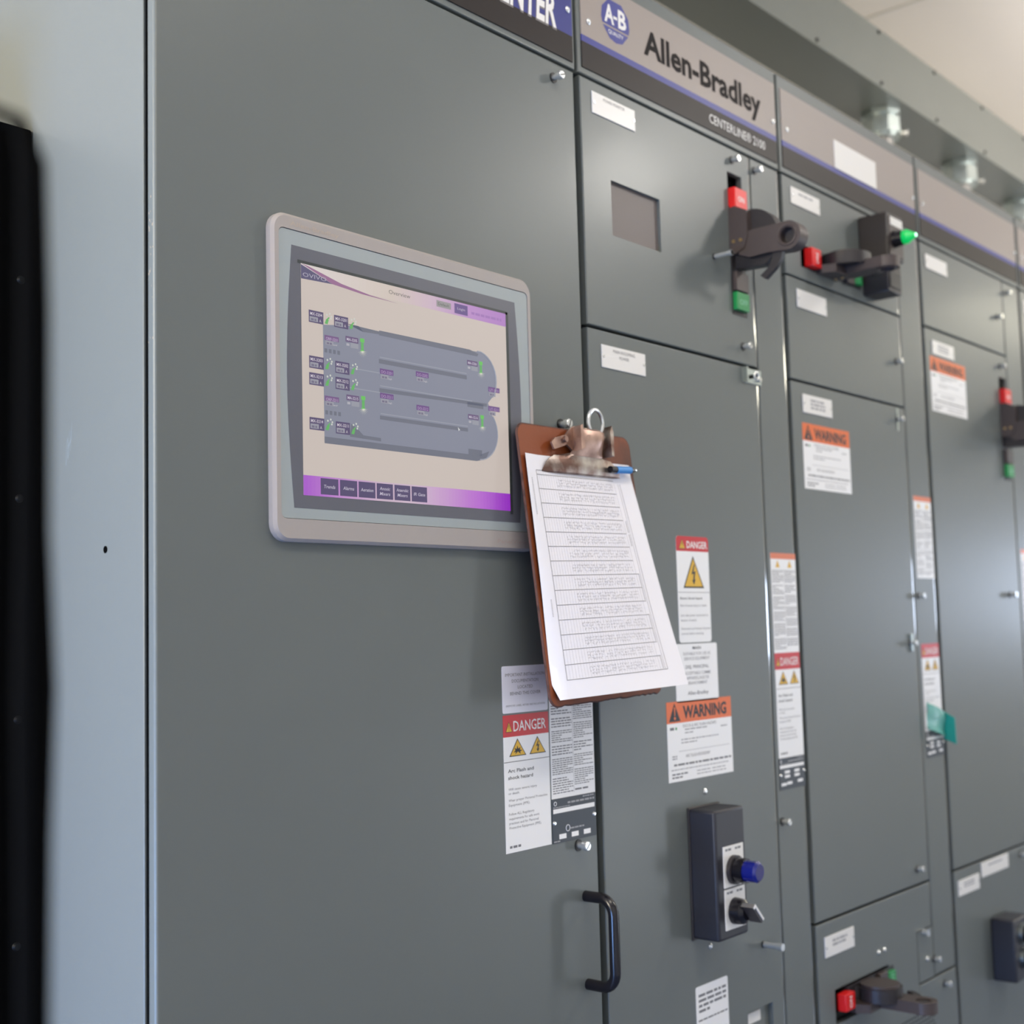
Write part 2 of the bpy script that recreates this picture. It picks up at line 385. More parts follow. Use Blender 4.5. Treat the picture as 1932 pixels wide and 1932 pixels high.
def danger_label(parent, u0, v0, W, H, text=True):
    b = MB(); u1 = u0 + W; v1 = v0 + H; hd = H * .16
    b.box(u0, u1, v0, v1 - hd, 0, .3, STICK); b.box(u0, u1, v1 - hd, v1, 0, .3, RED)
    tri(b, u0 + W * .12, v1 - hd * .78, W * .14, hd * .48, .42, '!', BLACKP)
    b.text('DANGER', u0 + W * .22, v1 - hd * .76, hd * .50, WHITE, .42, width=W * .72, bold=.006)
    tri(b, u0 + W * .30, v1 - H * .305, W * .37, H * .13, .4, 'blast'); tri(b, u0 + W * .74, v1 - H * .305, W * .37, H * .13, .4, 'bolt')
    b.quad(u0, u1, v1 - H * .345, v1 - H * .341, .4, BLACKP)
    y = v1 - H * .345; L = [('Arc Flash and', .055, .026, .56, BLACKP), ('shock hazard', .105, .026, .54, BLACKP), ('Will cause severe injury', .185, .019, .62, GREYP), ('or death.', .215, .019, .24, GREYP),
        ('Wear proper Personal Protective', .265, .019, .85, GREYP), ('Equipment (PPE).', .30, .019, .46, GREYP), ('Follow ALL Regulatory', .365, .019, .55, GREYP), ('requirements for safe work', .398, .019, .66, GREYP), ('practices and for Personal', .431, .019, .64, GREYP), ('Protective Equipment (PPE).', .464, .019, .70, GREYP)]
    for t, dy, h, wd, m in L: b.text(t, u0 + W * .08, y - H * (dy + .02), H * h, m, .4, width=W * wd, bold=.012 if m is BLACKP else 0)
    b.lines(u0 + W * .08, u0 + W * .34, v0 + H * .055, v0 + H * .03, 1, GREYP, .4, 4, .7)
    o = b.build('danger_label', parent, smooth=False); o['label'] = 'tall danger label with red header and two yellow triangles'
    return o
def fine_label(parent, u0, v0, W, H, top=True, seed=2):
    b = MB(); u1 = u0 + W; v1 = v0 + H
    b.box(u0, u1, v0, v1, 0, .3, STICK)
    y = v1
    if top:
        b.quad(u0, u1, v1 - H * .06, v1, .36, mat('pale_orange_strip', (222, 120, 80), .4))
        for k in (.27, .75): tri(b, u0 + W * k, v1 - H * .145, W * .17, H * .075, .4, '!', YELLOW)
        y = v1 - H * .16
    for c, (a, e) in enumerate(((.03, .49), (.53, .97))):
        z = y - H * .01; k = 0; rnd = random.Random(seed + c)
        while z > v0 + H * .06:
            n = rnd.choice((5, 6, 8)); dz = min(n * H * .0165, z - v0 - H * .03)
            b.lines(u0 + W * a, u0 + W * e, z, z - dz, max(1, int(dz / (H * .0165))), GREYP, .4, seed * 7 + k, .42); z -= dz + H * .018; k += 1
    b.quad(u0 + W * .505, u0 + W * .511, v0 + H * .03, y, .4, LGREYP)
    o = b.build('instruction_label', parent, smooth=False); o['label'] = 'narrow white label in two columns of fine print'
    return o
def data_plate(parent, u0, v0, W, H, cells=3):
    b = MB(); u1 = u0 + W; v1 = v0 + H
    b.box(u0, u1, v0, v1, 0, .8, NAVY)
    b.quad(u0 + W * .02, u0 + W * .97, v1 - H * .33, v1 - H * .23, .9, STICK)
    b.tube([(x, y, .95) for x, y in circ(u0 + W * .07, v1 - H * .11, H * .045, 14)], .35, WHITE, 5, True)
    b.lines(u0 + W * .35, u1 - W * .03, v1 - H * .09, v1 - H * .16, 1, LGREYP, .9, 3, .6, False); b.lines(u0 + W * .7, u1 - W * .03, v1 - H * .02, v1 - H * .07, 1, LGREYP, .9, 4, .6, False)
    b.lines(u0 + W * .02, u0 + W * .4, v1 - H * .18, v1 - H * .215, 1, LGREYP, .9, 5, .6, False)
    if cells == 3:
        b.tube([(x, y, .95) for x, y in circ(u0 + W * .34, v0 + H * .30, H * .07, 16)], .4, WHITE, 5, True)
        b.lines(u0 + W * .40, u0 + W * .74, v0 + H * .31, v0 + H * .26, 1, LGREYP, .9, 6, .7, False)
        for k in (.14, .42, .70): b.quad(u0 + W * k, u0 + W * (k + .16), v0 + H * .08, v0 + H * .19, .9, STICK)
        b.lines(u0 + W * .02, u0 + W * .16, v0 + H * .06, v0 + H * .02, 1, LGREYP, .9, 6, .7, False)
    else:
        for k, l in ((.2, .50), (.58, .50), (.2, .36), (.58, .36), (.06, .12), (.28, .14), (.7, .16)): b.quad(u0 + W * k, u0 + W * (k + .2), v0 + H * l, v0 + H * (l + .09), .9, STICK)
    for u, v in ((u0 + W * .04, v0 + H * .46), (u0 + W * .955, v0 + H * .5)): b.cyl((u, v, .8), (u, v, 2.6), 2.6, CHROME, 12, r2=1.6)
    o = b.build('data_plate', parent); o['label'] = 'dark data plate with white fields'
    return o

def header(parent, u0, u1, style='beige'):
    b = MB(); plate(b, u0 + 3, u1 - 3, 694, 850, PAINT, thick=12, bev=1.8)
    b.build('header_cover', parent)
    b = MB(); a, e = u0 + 11, u1 - 8
    if style == 'blue':
        b.box(a, e, 735, 829, 0, 1.5, BLUEH); b.box(a, e, 702, 735, 0, 1.5, CHAR)
        b.text('MOTOR CONTROL CENTER', 1229, 735.5, 44, mat('white_letter_edge', (120, 116, 116), .5), 1.58, width=445, align='r', bold=.05, shear=.12)
        b.text('MOTOR CONTROL CENTER', 1228, 736.5, 44, WHITE, 1.7, width=445, align='r', bold=.025, shear=.12)
    else:
        b.box(a, e, 745.5, 829, 0, 1.5, BEIGE); b.box(a, e, 737, 745.5, 0, 1.5, BLUE); b.box(a, e, 703, 737, 0, 1.5, CHAR)
    if style == 'logo':
        # octagonal roundel
        cx, cz = 1353, 785
        oct_ = [(cx - 14, cz + 28), (cx + 14, cz + 28), (cx + 29, cz + 14), (cx + 31, cz), (cx + 29, cz - 8), (cx - 29, cz - 8), (cx - 31, cz), (cx - 29, cz + 14)]
        b.poly(oct_, 1.62, BLUE)
        b.poly([(cx - 28, cz - 10.5), (cx + 28, cz - 10.5), (cx + 14, cz - 25), (cx, cz - 28), (cx - 14, cz - 25)], 1.62, BLUE)
        b.text('A', cx - 24, cz - 4, 25, WHITE, 1.75, width=21, bold=.03); b.text('B', cx + 6, cz - 4, 25, WHITE, 1.75, width=18, bold=.03)
        b.quad(cx - 4.5, cx + 4, cz + 4, cz + 8, 1.75, WHITE); b.text('QUALITY', cx, cz - 18.5, 5.5, WHITE, 1.75, width=33, align='c', bold=.01)
        b.text('Allen-Bradley', 1416, 765, 36, mat('dark_grey_print', (40, 36, 36), .6, spec=.1), 1.75, width=308, bold=.03)
        b.text('CENTERLINE\u00ae 2100', 1732, 714, 14, WHITE, 1.75, width=157, align='r')
    o = b.build('header_plate', parent, smooth=False)
    o['label'] = {'blue': 'blue header plate reading MOTOR CONTROL CENTER', 'logo': 'beige header plate with blue roundel and black lettering', 'beige': 'plain beige header plate with blue stripe'}[style]
    for u, z in ((u0 + 26, 766), (u1 - 17, 767)):
        if style == 'blue' and u < u1 - 60: continue
        panhead(parent, u, z, 4.2, 3, 1.5, 'header_screw')

def body(parent, u0, u1, left=False):
    b = MB(); b.box(u0 + 5, u1 - 5, FZ + 40, 846, -500, -17, GAP)
    b.box(u0 + 1.2, u1 - 1.2, FZ, FZ + 60, -500, -20, GAP)
    b.box(u0 + .6, u1 - .6, 846, 851, -500, -4, PAINTD)
    b.build('frame', parent, smooth=False)

P = 508.0
SX = [652.5, 1267.7, 1775.7, 2283.7, 2791.7, 3299.7]
GRP = 'grey motor control cabinets standing in one row'

# ---- section 0: wide cabinet with the touch panel
c0 = thing('control_cabinet', (960, 250, FZ), 'wide grey steel cabinet with one tall door carrying the touch screen and clipboard', 'cabinet', GRP)
body(c0, SX[0], SX[1])
b = MB(); b.box(SX[0], SX[0] + 4, FZ, 850, -508, -17.5, PAINTD, .8, 1)
sp = b.build('side_panel', c0); sp['label'] = 'pale end panel with one small hole'
side = lambda u, v, p: (SX[0] - p, u, v)
b = MB(side); b.poly(circ(77.4, 80.4, 3.4, 16), .15, BLACKM); b.build('bolt_hole', sp)
b = MB(lambda u, v, p: (SX[0] - p, 150 - u, v)); b.text('064', 0, 0, 15, PENCIL, .12, width=22, shear=.5)
b.v = [(x, 139 + (y - 139) * math.cos(.9) * .8 - (z - 171) * .0 + 0, 171 + (z) * 1.6 + (139 - y) * 0.9) for x, y, z in b.v]
b.build('pencil_marks', sp, smooth=False)['label'] = 'faint handwritten numbers'
b = MB(); b.box(SX[0] + 2.5, SX[0] + 6, FZ + 60, 850, -22, -9, BLACKM); b.build('seam_shade_strip', c0, smooth=False)  # black strip added to paint the side seam's shade
header(c0, SX[0], SX[1], 'blue')
b = MB(); plate(b, SX[0] - .5, 1262.2, FZ + 70, 690.8, PAINT, thick=9.5, bev=2.6)
d0 = b.build('door', c0)
latch(d0, 1220.5, 670, 15, 5.2, 20); latch(d0, 1214.5, 241, 15, 5.4, 70); latch(d0, 1224.4, -252.5, 15, 5.4, 45)
# worn paint chips on the door edge
b = MB(); rnd = random.Random(4)
for k in range(26):
    y = rnd.uniform(2, 9); z = rnd.gauss(352, 18) if k < 18 else rnd.uniform(240, 330); r = rnd.uniform(.3, 1.1)
    b.add([(SX[0] - .62, y + r * math.cos(a) * .6, z + r * math.sin(a) * 1.4) for a in (0, 1.2, 2.4, 3.6, 4.9)], [(0, 1, 2, 3, 4)], mat('chipped_primer', (176, 160, 138), .8), raw=True)
b.build('paint_chips', d0, smooth=False)
# documentation sticker
b = MB(); b.prism([rrect(1097, 1175.5, -93, -41, 2.2, 3)], 0, .3, STICKB)
for i, (t, wd) in enumerate((('IMPORTANT INSTALLATION', 68), ('DOCUMENTATION', 46), ('LOCATED', 26), ('BEHIND THIS COVER', 53))): b.text(t, 1136.5, -52.6 - 6.9 * i, 3.7, GREYP, .4, width=wd, align='c')
b.text('(REMOVE LABEL AFTER INSTALLATION)', 1136.5, -86, 2.2, GREYP, .4, width=68, align='c')
b.build('documentation_label', d0, smooth=False)['label'] = 'white label reading important installation documentation'
danger_label(d0, 1097, -244.5, 78.5, 149.5)
fine_label(d0, 1178, -195, 81.5, 146)
data_plate(d0, 1177.5, -245, 81.5, 50)
# pull handle
b = MB(); pth = [(1235, -312, 0), (1235, -312, 22)]
for k in range(1, 8):
    a = math.radians(90 * k / 7); pth.append((1235, -312 - 18 * (1 - math.cos(a)), 22 + 18 * math.sin(a)))
for k in range(0, 8):
    a = math.radians(90 * k / 7); pth.append((1235, -412 + 18 * (1 - math.sin(a)), 22 + 18 * math.cos(a)))
pth += [(1235, -412, 22), (1235, -412, 0)]
b.tube(pth, 6.4, BLACKG, 16); b.build('pull_handle', d0)['label'] = 'black bowed pull handle'

# ---- section 1
c1 = thing('control_cabinet', ((SX[1] + SX[2]) / 2, 250, FZ), 'grey cabinet headed by black lettering and a blue roundel, next to the clipboard', 'cabinet', GRP)
body(c1, SX[1], SX[2]); header(c1, SX[1], SX[2], 'logo')
b = MB(); plate(b, 1274.2, 1684.3, 373, 690.8, PAINT, holes=((1333, 1443, 497, 569.5), (1620, 1660, 443, 654)), thick=9, bev=1.5, crown=.62)
b.box(1275.2, 1278.5, 374, 690, -15, -9, PAINTD)
dA = b.build('unit_door', c1)
b = MB(); b.box(1329, 1447, 492, 574, -6, -5, BROWNW); b.build('window_plate', dA, smooth=False)['label'] = 'brown grey plate behind the square cut-out'
nameplate(dA, 1297, 1390, 648.5, 677, ('POWER MONITOR',))
latch(dA, 1634.5, 673.8, 13); latch(dA, 1645, 398.5, 13)
b = MB(); b.cyl((1575, 517.7, 0), (1575, 517.7, 2), 4.2, CHROMED, 16); b.cyl((1575, 517.7, 2), (1575, 517.7, 30), 3.4, CHROME, 18); b.cyl((1575, 517.7, 26), (1575, 517.7, 30), 4.4, CHROME, 18)
b.build('stud', dA)['label'] = 'long protruding zinc stud'
b = MB(); plate(b, 1274.2, 1684.3, FZ + 70, 369, PAINT, holes=((1583, 1650, -600, -525),), thick=9, bev=1.5, crown=.62); b.box(1275.2, 1278.5, FZ + 70, 368, -15, -9, PAINTD)
dB = b.build('unit_door', c1)
nameplate(dB, 1300, 1394, 322, 351, ('MAIN INCOMING', 'POWER'))
b = MB(); b.prism([rrect(1451, 1529, -24, 117, 5, 3)], 0, .3, STICK)
b.prism([[(1451, 97)] + [(1529, 97)] + [q for q in rrect(1451, 1529, 90, 117, 5, 3) if q[1] > 98]], .3, .36, RED)
tri(b, 1465, 100, 15, 13, .42, '!'); b.text('DANGER', 1476, 101.5, 9.5, WHITE, .45, width=50, bold=.02)
tri(b, 1490, 48, 50, 43, .4, 'bolt'); b.quad(1451, 1529, 42, 42.6, .4, GREYP)
for t, z, wd, m in (('Electric Shock Hazard.', 33, 54, BLACKP), ('Risk of severe injury or death.', 23.5, 64, GREYP), ('Line side power connected to', 10.5, 66, GREYP), ('bottom of switch.', 4, 38, GREYP), ('Disconnect and lockout all power', -7, 72, GREYP), ('sources before servicing.', -13.5, 54, GREYP)):
    b.text(t, 1456, z, 3.2, m, .4, width=wd, bold=.01 if m is BLACKP else 0)
b.build('danger_label', dB, smooth=False)['label'] = 'danger label with one large yellow triangle'
b = MB(); b.prism([rrect(1439, 1541, -101.5, -25.5, 3, 3)], 0, .3, STICK)
for t, z, h, wd, m in (('MAIN', -33, 4, 20, BLACKP), ('SUITABLE FOR USE AS', -40.5, 4, 66, LGREYP), ('SERVICE EQUIPMENT', -47, 4, 62, LGREYP), ('DISJ. PRINCIPAL', -58, 4.4, 56, GREYP), ('ACCEPTABLE COMME', -66, 4, 64, LGREYP), ('APPAREILLAGE DE', -72.5, 4, 54, LGREYP), ('BRANCHEMENT', -79, 4, 46, LGREYP), ('Allen-Bradley', -92.5, 5, 50, GREYP)):
    b.text(t, 1491, z, h, m, .4, width=wd, align='c', bold=.01)
b.build('main_label', dB, smooth=False)['label'] = 'white bilingual label headed MAIN'
warning_label(dB, 1415, -201.5)
panhead(dB, 1497.9, -220.4); panhead(dB, 1496.2, -419.8)
b = MB(); b.cyl((1630.3, -443.7, 0), (1630.3, -443.7, 2), 4.6, CHROMED, 16); b.cyl((1630.3, -443.7, 2), (1630.3, -443.7, 30), 4.0, CHROME, 18); b.cyl((1630.3, -443.7, 24), (1630.3, -443.7, 31), 5.2, CHROME, 18)
b.build('stud', dB)['label'] = 'long protruding zinc stud'
b = MB(); b.prism([rrect(1458, 1535, -545, -465, 3, 3)], 0, .3, STICK); b.lines(1464, 1530, -474, -500, 4, GREYP, .4, 12, .5); b.lines(1462, 1532, -506, -510, 1, GREYP, .4, 14, .5)
b.lines(1464, 1530, -518, -540, 3, GREYP, .4, 15, .5); b.build('instruction_label', dB, smooth=False)['label'] = 'white label low on the door'
b = MB(); b.box(1579, 1654, -604, -521, -9, -8, PAINTD); b.box(1588, 1628, -545, -531, -8, -7.4, PLATE); b.build('recess_plate', dB, smooth=False)
b = MB(); b.box(1638, 1690, 346, 368, 0, 1.6, GALV, .5, 1); b.box(1638, 1641, 346, 368, 1.6, 9, GALV); b.tube([(x, z, 11) for x, z in circ(1660, 356, 5.6, 18)], 1.6, CHROME, 8, True); b.cyl((1660, 356, 1.6), (1660, 356, 11), 3, CHROMED, 14); b.cyl((1681, 354, 1.6), (1681, 354, 6), 3.4, CHROME, 12)
b.build('hinge_bracket', dB)['label'] = 'galvanised bracket with a ring-headed screw'
b = MB(); plate(b, 1687, 1769.3, FZ + 70, 690.8, PAINT, thick=11, bev=1.5, crown=.62); wA = b.build('wireway_door', c1)
latch(wA, 1698.5, 674, 13); latch(wA, 1697.6, -285, 13)
fine_label(wA, 1696, -45, 78 - 4.5, 146, True, 5); danger_label(wA, 1696, -196, 73.5, 151); data_plate(wA, 1694.5, -241, 74.5, 45, 4)

# ---- section 2
c2 = thing('control_cabinet', ((SX[2] + SX[3]) / 2, 250, FZ), 'grey cabinet with the green pilot light box near its top', 'cabinet', GRP)
body(c2, SX[2], SX[3]); header(c2, SX[2], SX[3])
b = MB(); b.box(1960, 2114, 745, 793, 1.5, 3, PLATE); b.build('header_nameplate', c2, smooth=False)['label'] = 'large blank white nameplate on the header'
def udoor(par, u0, u1, v0, v1, holes=(), name='unit_door'):
    b = MB(); plate(b, u0, u1, v0, v1, PAINT, holes=holes, thick=9, bev=1.5, crown=.62); b.box(u0 + 1, u0 + 4.3, max(v0, FZ + 71) + 1, v1 - 1, -15, -9, PAINTD)
    return b.build(name, par)
e1 = udoor(c2, 1782.2, 2187, 534.5, 690.8, ((1832, 2026, 554, 590),))
e2 = udoor(c2, 1782.2, 2187, 370.5, 531); e3 = udoor(c2, 1782.2, 2187, -443.5, 367)
e4 = udoor(c2, 1782.2, 2187, FZ + 70, -447.5, ((2124, 2187.5, -2000, -519), (1831, 2014, -600, -549)))
nameplate(e1, 1807, 1901, 650, 677, (), 1, seed=5); nameplate(e2, 1812, 1908, 486, 515); nameplate(e3, 1815, 1910, 321, 350, (), 3, seed=8); nameplate(e4, 1805, 1899, -498, -468, (), 2, seed=9)
warning_label(e3, 1811, 203)
latch(e2, 2163, 448.3, 12); latch(e3, 2155, 345.5, 12)
b = MB(); b.box(2152, 2157, 325, 365, 0, 1.4, GALV); b.build('latch_tab', e3)
latch(e3, 2160, -41.8, 12); b = MB(); b.box(2157, 2164, -56, -26, 0, 4, GALV, .8, 1); b.build('latch_tab', e3)
latch(e3, 2140, -418.6, 12)
b = MB(); b.cyl((2149.5, -524.4, 0), (2149.5, -524.4, 10), 6, CHROME, 18); b.build('knurled_screw', c2)
for x, z in ((1978.3, -523.3), (1999.2, -523.4)): panhead(e4, x, z, 4, 4)
b = MB(); b.box(2035, 2182, -760, -645, 0, .5, PAINT)
for j in range(16):
    for i in range(13):
        u = 2040 + i * 11 + (5.5 if j % 2 else 0); v = -650 - j * 7
        if u < 2176: b.prism([rrect(u, u + 7, v - 2.6, v, 1.1, 2)], .5, .6, BLACKM)
vg = b.build('vent_grille', c2, smooth=False); vg['label'] = 'perforated vent'
b = MB(); plate(b, 2189.5, 2277.3, -603, 690.8, PAINT, thick=11, bev=1.5, crown=.62); wB = b.build('wireway_door', c2)
b = MB(); plate(b, 2127, 2186, -603.0, -521, PAINT, thick=11, bev=0); b.build('filler_plate', c2)
b = MB(); plate(b, 2127, 2277.3, FZ + 70, -607, PAINT, thick=11, bev=1.5, crown=.62); wC = b.build('wireway_door', c2)
latch(wB, 2203, 39, 12); latch(wB, 2226 - 38, -575.4, 12); panhead(wB, 2158, -569.5, 4.2, 4); latch(wC, 2226, -624, 12)
fine_label(wB, 2203, 70, 73, 145, True, 9); danger_label(wB, 2203, -196, 73, 151); data_plate(wB, 2203, -241, 73, 45, 4)

# ---- section 3
c3 = thing('control_cabinet', ((SX[3] + SX[4]) / 2, 250, FZ), 'grey cabinet beyond the teal tape, with a black rotary handle at the frame edge', 'cabinet', GRP)
body(c3, SX[3], SX[4]); header(c3, SX[3], SX[4])
g1 = udoor(c3, 2290.2, 2694, 534.5, 690.8); g2 = udoor(c3, 2290.2, 2694, -443.5, 531, ((2646, 2686, 273, 484),)); g3 = udoor(c3, 2290.2, 2694, FZ + 70, -447.5)
nameplate(g1, 2310, 2408, 645, 672); nameplate(g2, 2320, 2419, 485, 511, (), 3, seed=12); nameplate(g3, 2304, 2399, -492, -465, (), 2, seed=13); nameplate(g3, 2412, 2544, -476, -450, (), 1, seed=14, screws=False)
warning_label(g2, 2308, 378, 163, 102)
latch(g1, 2657, 609, 12); latch(g2, 2658, 507, 12); latch(g2, 2637.7, 42, 14, 5.5); latch(g3, 2609, -462, 12)
b = MB(); plate(b, 2697, 2785.3, FZ + 70, 690.8, PAINT, thick=11, bev=1.5, crown=.62); wD = b.build('wireway_door', c3)
latch(wD, 2713.6, 669, 12); fine_label(wD, 2711, -10, 73, 145, True, 15)
# ---- section 4
c4 = thing('control_cabinet', ((SX[4] + SX[5]) / 2, 250, FZ), 'rightmost grey cabinet, only a sliver in view', 'cabinet', GRP)
body(c4, SX[4], SX[5]); header(c4, SX[4], SX[5])
h1 = udoor(c4, 2798.2, 3202, 370.5, 690.8); h2 = udoor(c4, 2798.2, 3202, -443.5, 367); h3 = udoor(c4, 2798.2, 3202, FZ + 70, -447.5)
nameplate(h1, 2818, 2912, 645, 672); nameplate(h2, 2818, 2912, 325, 352)
b = MB(); plate(b, 3205, 3293.3, FZ + 70, 690.8, PAINT, thick=11, bev=1.5, crown=.62); b.build('wireway_door', c4)

# ------------------------------------------------------------------ rotary disconnect handles
def disconnect(u, v, rot, label, hb=(-18, 16), R=45):
    t = thing('disconnect_handle', (u, 0, v), label, 'switch handle', 'black disconnect handles with red and green flags')
    if rot: fn = lambda bb, a, p: (u - a, -p, v + bb)
    else: fn = lambda bb, a, p: (u + bb, -p, v + a)
    # builder coords: first = across slot, second = along slot (red end positive), third = out
    b = MB(fn); b.box(-19, 19, -103, 104, -14, -11, BLACKM)
    b.box(-18.5, 17, -104, 55, -10, 1, BLACKPL); b.box(-18, 16, -70, -42, 1, 8, BROWNPL, 1, 1)
    b.build('slot_housing', t)
    b = MB(fn); b.box(hb[0], hb[1], 52, 82, -4, 11, REDF, 1.2); b.text('ON' if not rot else 'ON', -1, 62, 8, WHITE, 11.1, width=17, align='c', bold=.02)
    b.build('red_flag', t)
    b = MB(fn); b.box(hb[0], hb[1], -98, -72, -4, 8, GREENF, 1.2); b.text('OFF', -1, -90, 8, mat('pale_green_print', (120, 190, 150), .5), 8.1, width=22, align='c', bold=.02)
    b.build('green_flag', t)
    b = MB(fn)
    prof = circ(27, 1, R, 26, -62, 130) + [(-4, 38), (-4, -36)]
    b.prism([prof], -8, 12, BLACKPL, 'pv')
    b.prism([circ(27, 1, 30, 20)], 12, 16, BROWNPL, 'pv')
    b.build('hub', t)
    b = MB(fn); b.prism([[(-3, 50), (10, 52), (30, 42), (30, 4), (24, -12), (10, -18), (-3, -14)]], -21, -8, BROWNPL, 'pv'); b.build('cheek_plate', t)
    b = MB(fn)
    outer = [(14, 8), (34, 12), (66, 12)] + circ(92, -8, 20.5, 20, 100, -100) + [(60, -26), (30, -27), (14, -20)]
    b.prism([outer, circ(92, -8, 11.5, 18)[::-1]], -19, 4 if not rot else -2, BROWNPL, 'pv')
    b.tube([(-19.4, y, x) for x, y in circ(92, -8, 14, 22)], 1.8, BROWNPL, 6, True)
    b.prism([circ(92, -8, 11.4, 18)], -6, -4, BLACKPL, 'pv')
    lv = b.build('lever', t)
    b = MB(fn)
    b.prism([[(66, -24), (82, -24), (78, -38), (68, -50), (52, -62), (44, -56), (58, -46), (64, -36)]], -14, -6, BLACKPL, 'pv'); b.build('lock_trigger', t)
    b = MB(fn)
    for q in (7.5, 19): b.cyl((-22.6, 0, q), (-20.9, 0, q), 2.5, BRASS, 12)
    b.build('pivot_screws', t)
    return t
disconnect(1639.5, 547, 0, 'large black rotary handle with red flag above and green flag below, on the lettered cabinet')
disconnect(1932, 572, 1, 'black sideways handle under the pilot light box', (-15, 15), 40)
disconnect(1926, -570, 1, 'black sideways handle at the bottom edge beside a perforated vent', (-13, 12), 34)
disconnect(2666, 377, 0, 'black rotary handle cut off by the right frame edge')

# ------------------------------------------------------------------ control stations
def legend(b, u0, u1, v0, v1, p):
    b.box(u0, u1, v0, v1, p, p + 1.2, PLATE, .3, 1)
    for k in (.28, .76): b.lines(u0 + (u1 - u0) * (k - .18), u0 + (u1 - u0) * (k + .16), v1 - 2.5, v1 - 6, 1, GREYP, p + 1.3, 3, .8, False)
t = thing('control_station', (1491, 0, -402), 'tall black box with blue lamp and selector switch below the warning label', 'control box')
b = MB(); b.box(1455, 1527, -403, -239, 0, 41, BLACKPB, 4, 3); b.box(1453, 1529, -405, -237, 0, 3, BLACKPL, 1, 1); b.build('enclosure', t)
b = MB(); legend(b, 1470, 1519, -338, -286, 41); b.build('legend_plate', t)['label'] = 'white legend plate around the blue lamp'
b = MB(); legend(b, 1470, 1519, -391, -340, 41); b.build('legend_plate', t)['label'] = 'white legend plate around the switch'
b = MB(); b.cyl((1493, -317, 42), (1493, -317, 62), 16, BLACKG, 28); b.cyl((1493, -317, 42), (1493, -317, 48), 18.5, BLACKPL, 28); b.build('lamp_collar', t)
b = MB(); b.cyl((1493, -317, 61), (1493, -317, 78), 13.6, BLUEL, 28); b.cyl((1493, -317, 78), (1493, -317, 81), 13.6, BLUEL, 28, r2=10.5); b.build('blue_lens', t)['label'] = 'blue lamp lens'
b = MB(); b.cyl((1493, -369, 42), (1493, -369, 56), 17, BLACKG, 28, r2=15.5); b.cyl((1493, -369, 56), (1493, -369, 60), 15.5, BLACKG, 28, r2=10)
b.prism([[(1493 - 12, -369 + 9), (1493 - 7, -369 + 13), (1493 + 13, -369 - 8), (1493 + 8, -369 - 13)]], 58, 76, BLACKPL); b.build('selector_knob', t)
b = MB(); b.prism([[(1493 - 12, -369 + 9), (1493 - 7, -369 + 13), (1493 - 5, -369 + 11), (1493 - 10, -369 + 7)]], 58, 76.4, PLATE); b.prism([[(1493 - 12, -369 + 9), (1493 - 7, -369 + 13), (1493 + 13, -369 - 8), (1493 + 11, -369 - 10), (1493 - 7, -369 + 9), (1493 - 10, -369 + 7)]], 76, 77, PLATE); b.build('pointer_line', t)['label'] = 'white pointer on the knob'

t = thing('pilot_light_station', (2066, 0, 545), 'black box with lit green pilot light above the sideways handle', 'control box')
b = MB(); b.box(2038, 2100, 600, 678, 0, 52, BLACKPL, 2.5, 2); b.box(2046, 2098, 545, 601, 0, 46, BLACKPL, 2, 2); b.build('enclosure', t)
b = MB(); b.box(2043, 2096, 606, 672, 52, 53.3, BROWNPL, .4, 1); b.box(2048, 2094, 657, 671, 53.3, 54.2, PLATE); b.build('legend_plate', t)
b = MB(); b.cyl((2062, 634, 53), (2062, 634, 70), 14.5, BLACKG, 24, r2=12.5); b.build('lamp_collar', t)
b = MB(); b.cyl((2062, 634, 69), (2062, 634, 77), 12, GREENL, 24); b.cyl((2062, 634, 77), (2062, 634, 91), 12, GREENL, 24, r2=3.5)
b.cyl((2062, 634, 90.8), (2062, 634, 92.5), 3.5, GREENC, 14, r2=1); b.build('green_lens', t)['label'] = 'glowing green lamp lens'
b = MB(); b.box(2050, 2092, 553, 580, 46, 48, BLACKG, .5, 1); b.build('contact_cover', t)

t = thing('control_station', (2476, 0, -662), 'black control box low at the right frame edge under two white nameplates', 'control box')
b = MB(); b.box(2440, 2516, -665, -553, 0, 44, BLACKPB, 4, 3); b.build('enclosure', t)
for z in (-583, -627):
    b = MB(); b.cyl((2482, z, 44), (2482, z, 62), 16, BLACKG, 24); b.cyl((2482, z, 44), (2482, z, 49), 19, GALV, 24); b.build('push_button', t)

# ------------------------------------------------------------------ touch panel
t = thing('touch_panel', (965, 0, 87), 'large touch screen terminal in a warm grey bezel on the wide cabinet door', 'touch screen')
b = MB(); O = [rrect(775, 1156.5, 87, 402, 17, 6), rrect(783, 1149, 108.5, 387, 6, 4)[::-1]]
b.prism(O, 0, 6.2, BEZEL)
# chamfered front rim
oo = rrect(775, 1156.5, 87, 402, 17, 6); oi = rrect(778, 1153.5, 90, 399, 14.5, 6); n = len(oo)
b.add([(x, y, 6.2) for x, y in oo] + [(x, y, 9) for x, y in oi], [(i, (i + 1) % n, n + (i + 1) % n, n + i) for i in range(n)], BEZEL)
b.prism([oi, rrect(783, 1149, 108.5, 387, 6, 4)[::-1]], 6.2, 9, BEZEL)
b.text('Allen-Bradley', 797, 390.5, 4.5, mat('tan_print', (176, 162, 150), .5), 9.1, width=62, bold=.01)
b.text('PanelView', 1086, 95, 4.5, mat('tan_print_low', (166, 150, 144), .5), 9.1, width=50, bold=.01)
b.build('bezel', t)
b = MB(); b.prism([rrect(783.6, 1148.4, 109, 386.4, 5.5, 4)], 0, 8.2, OVERL); b.build('overlay', t)['label'] = 'pale blue grey inner frame'
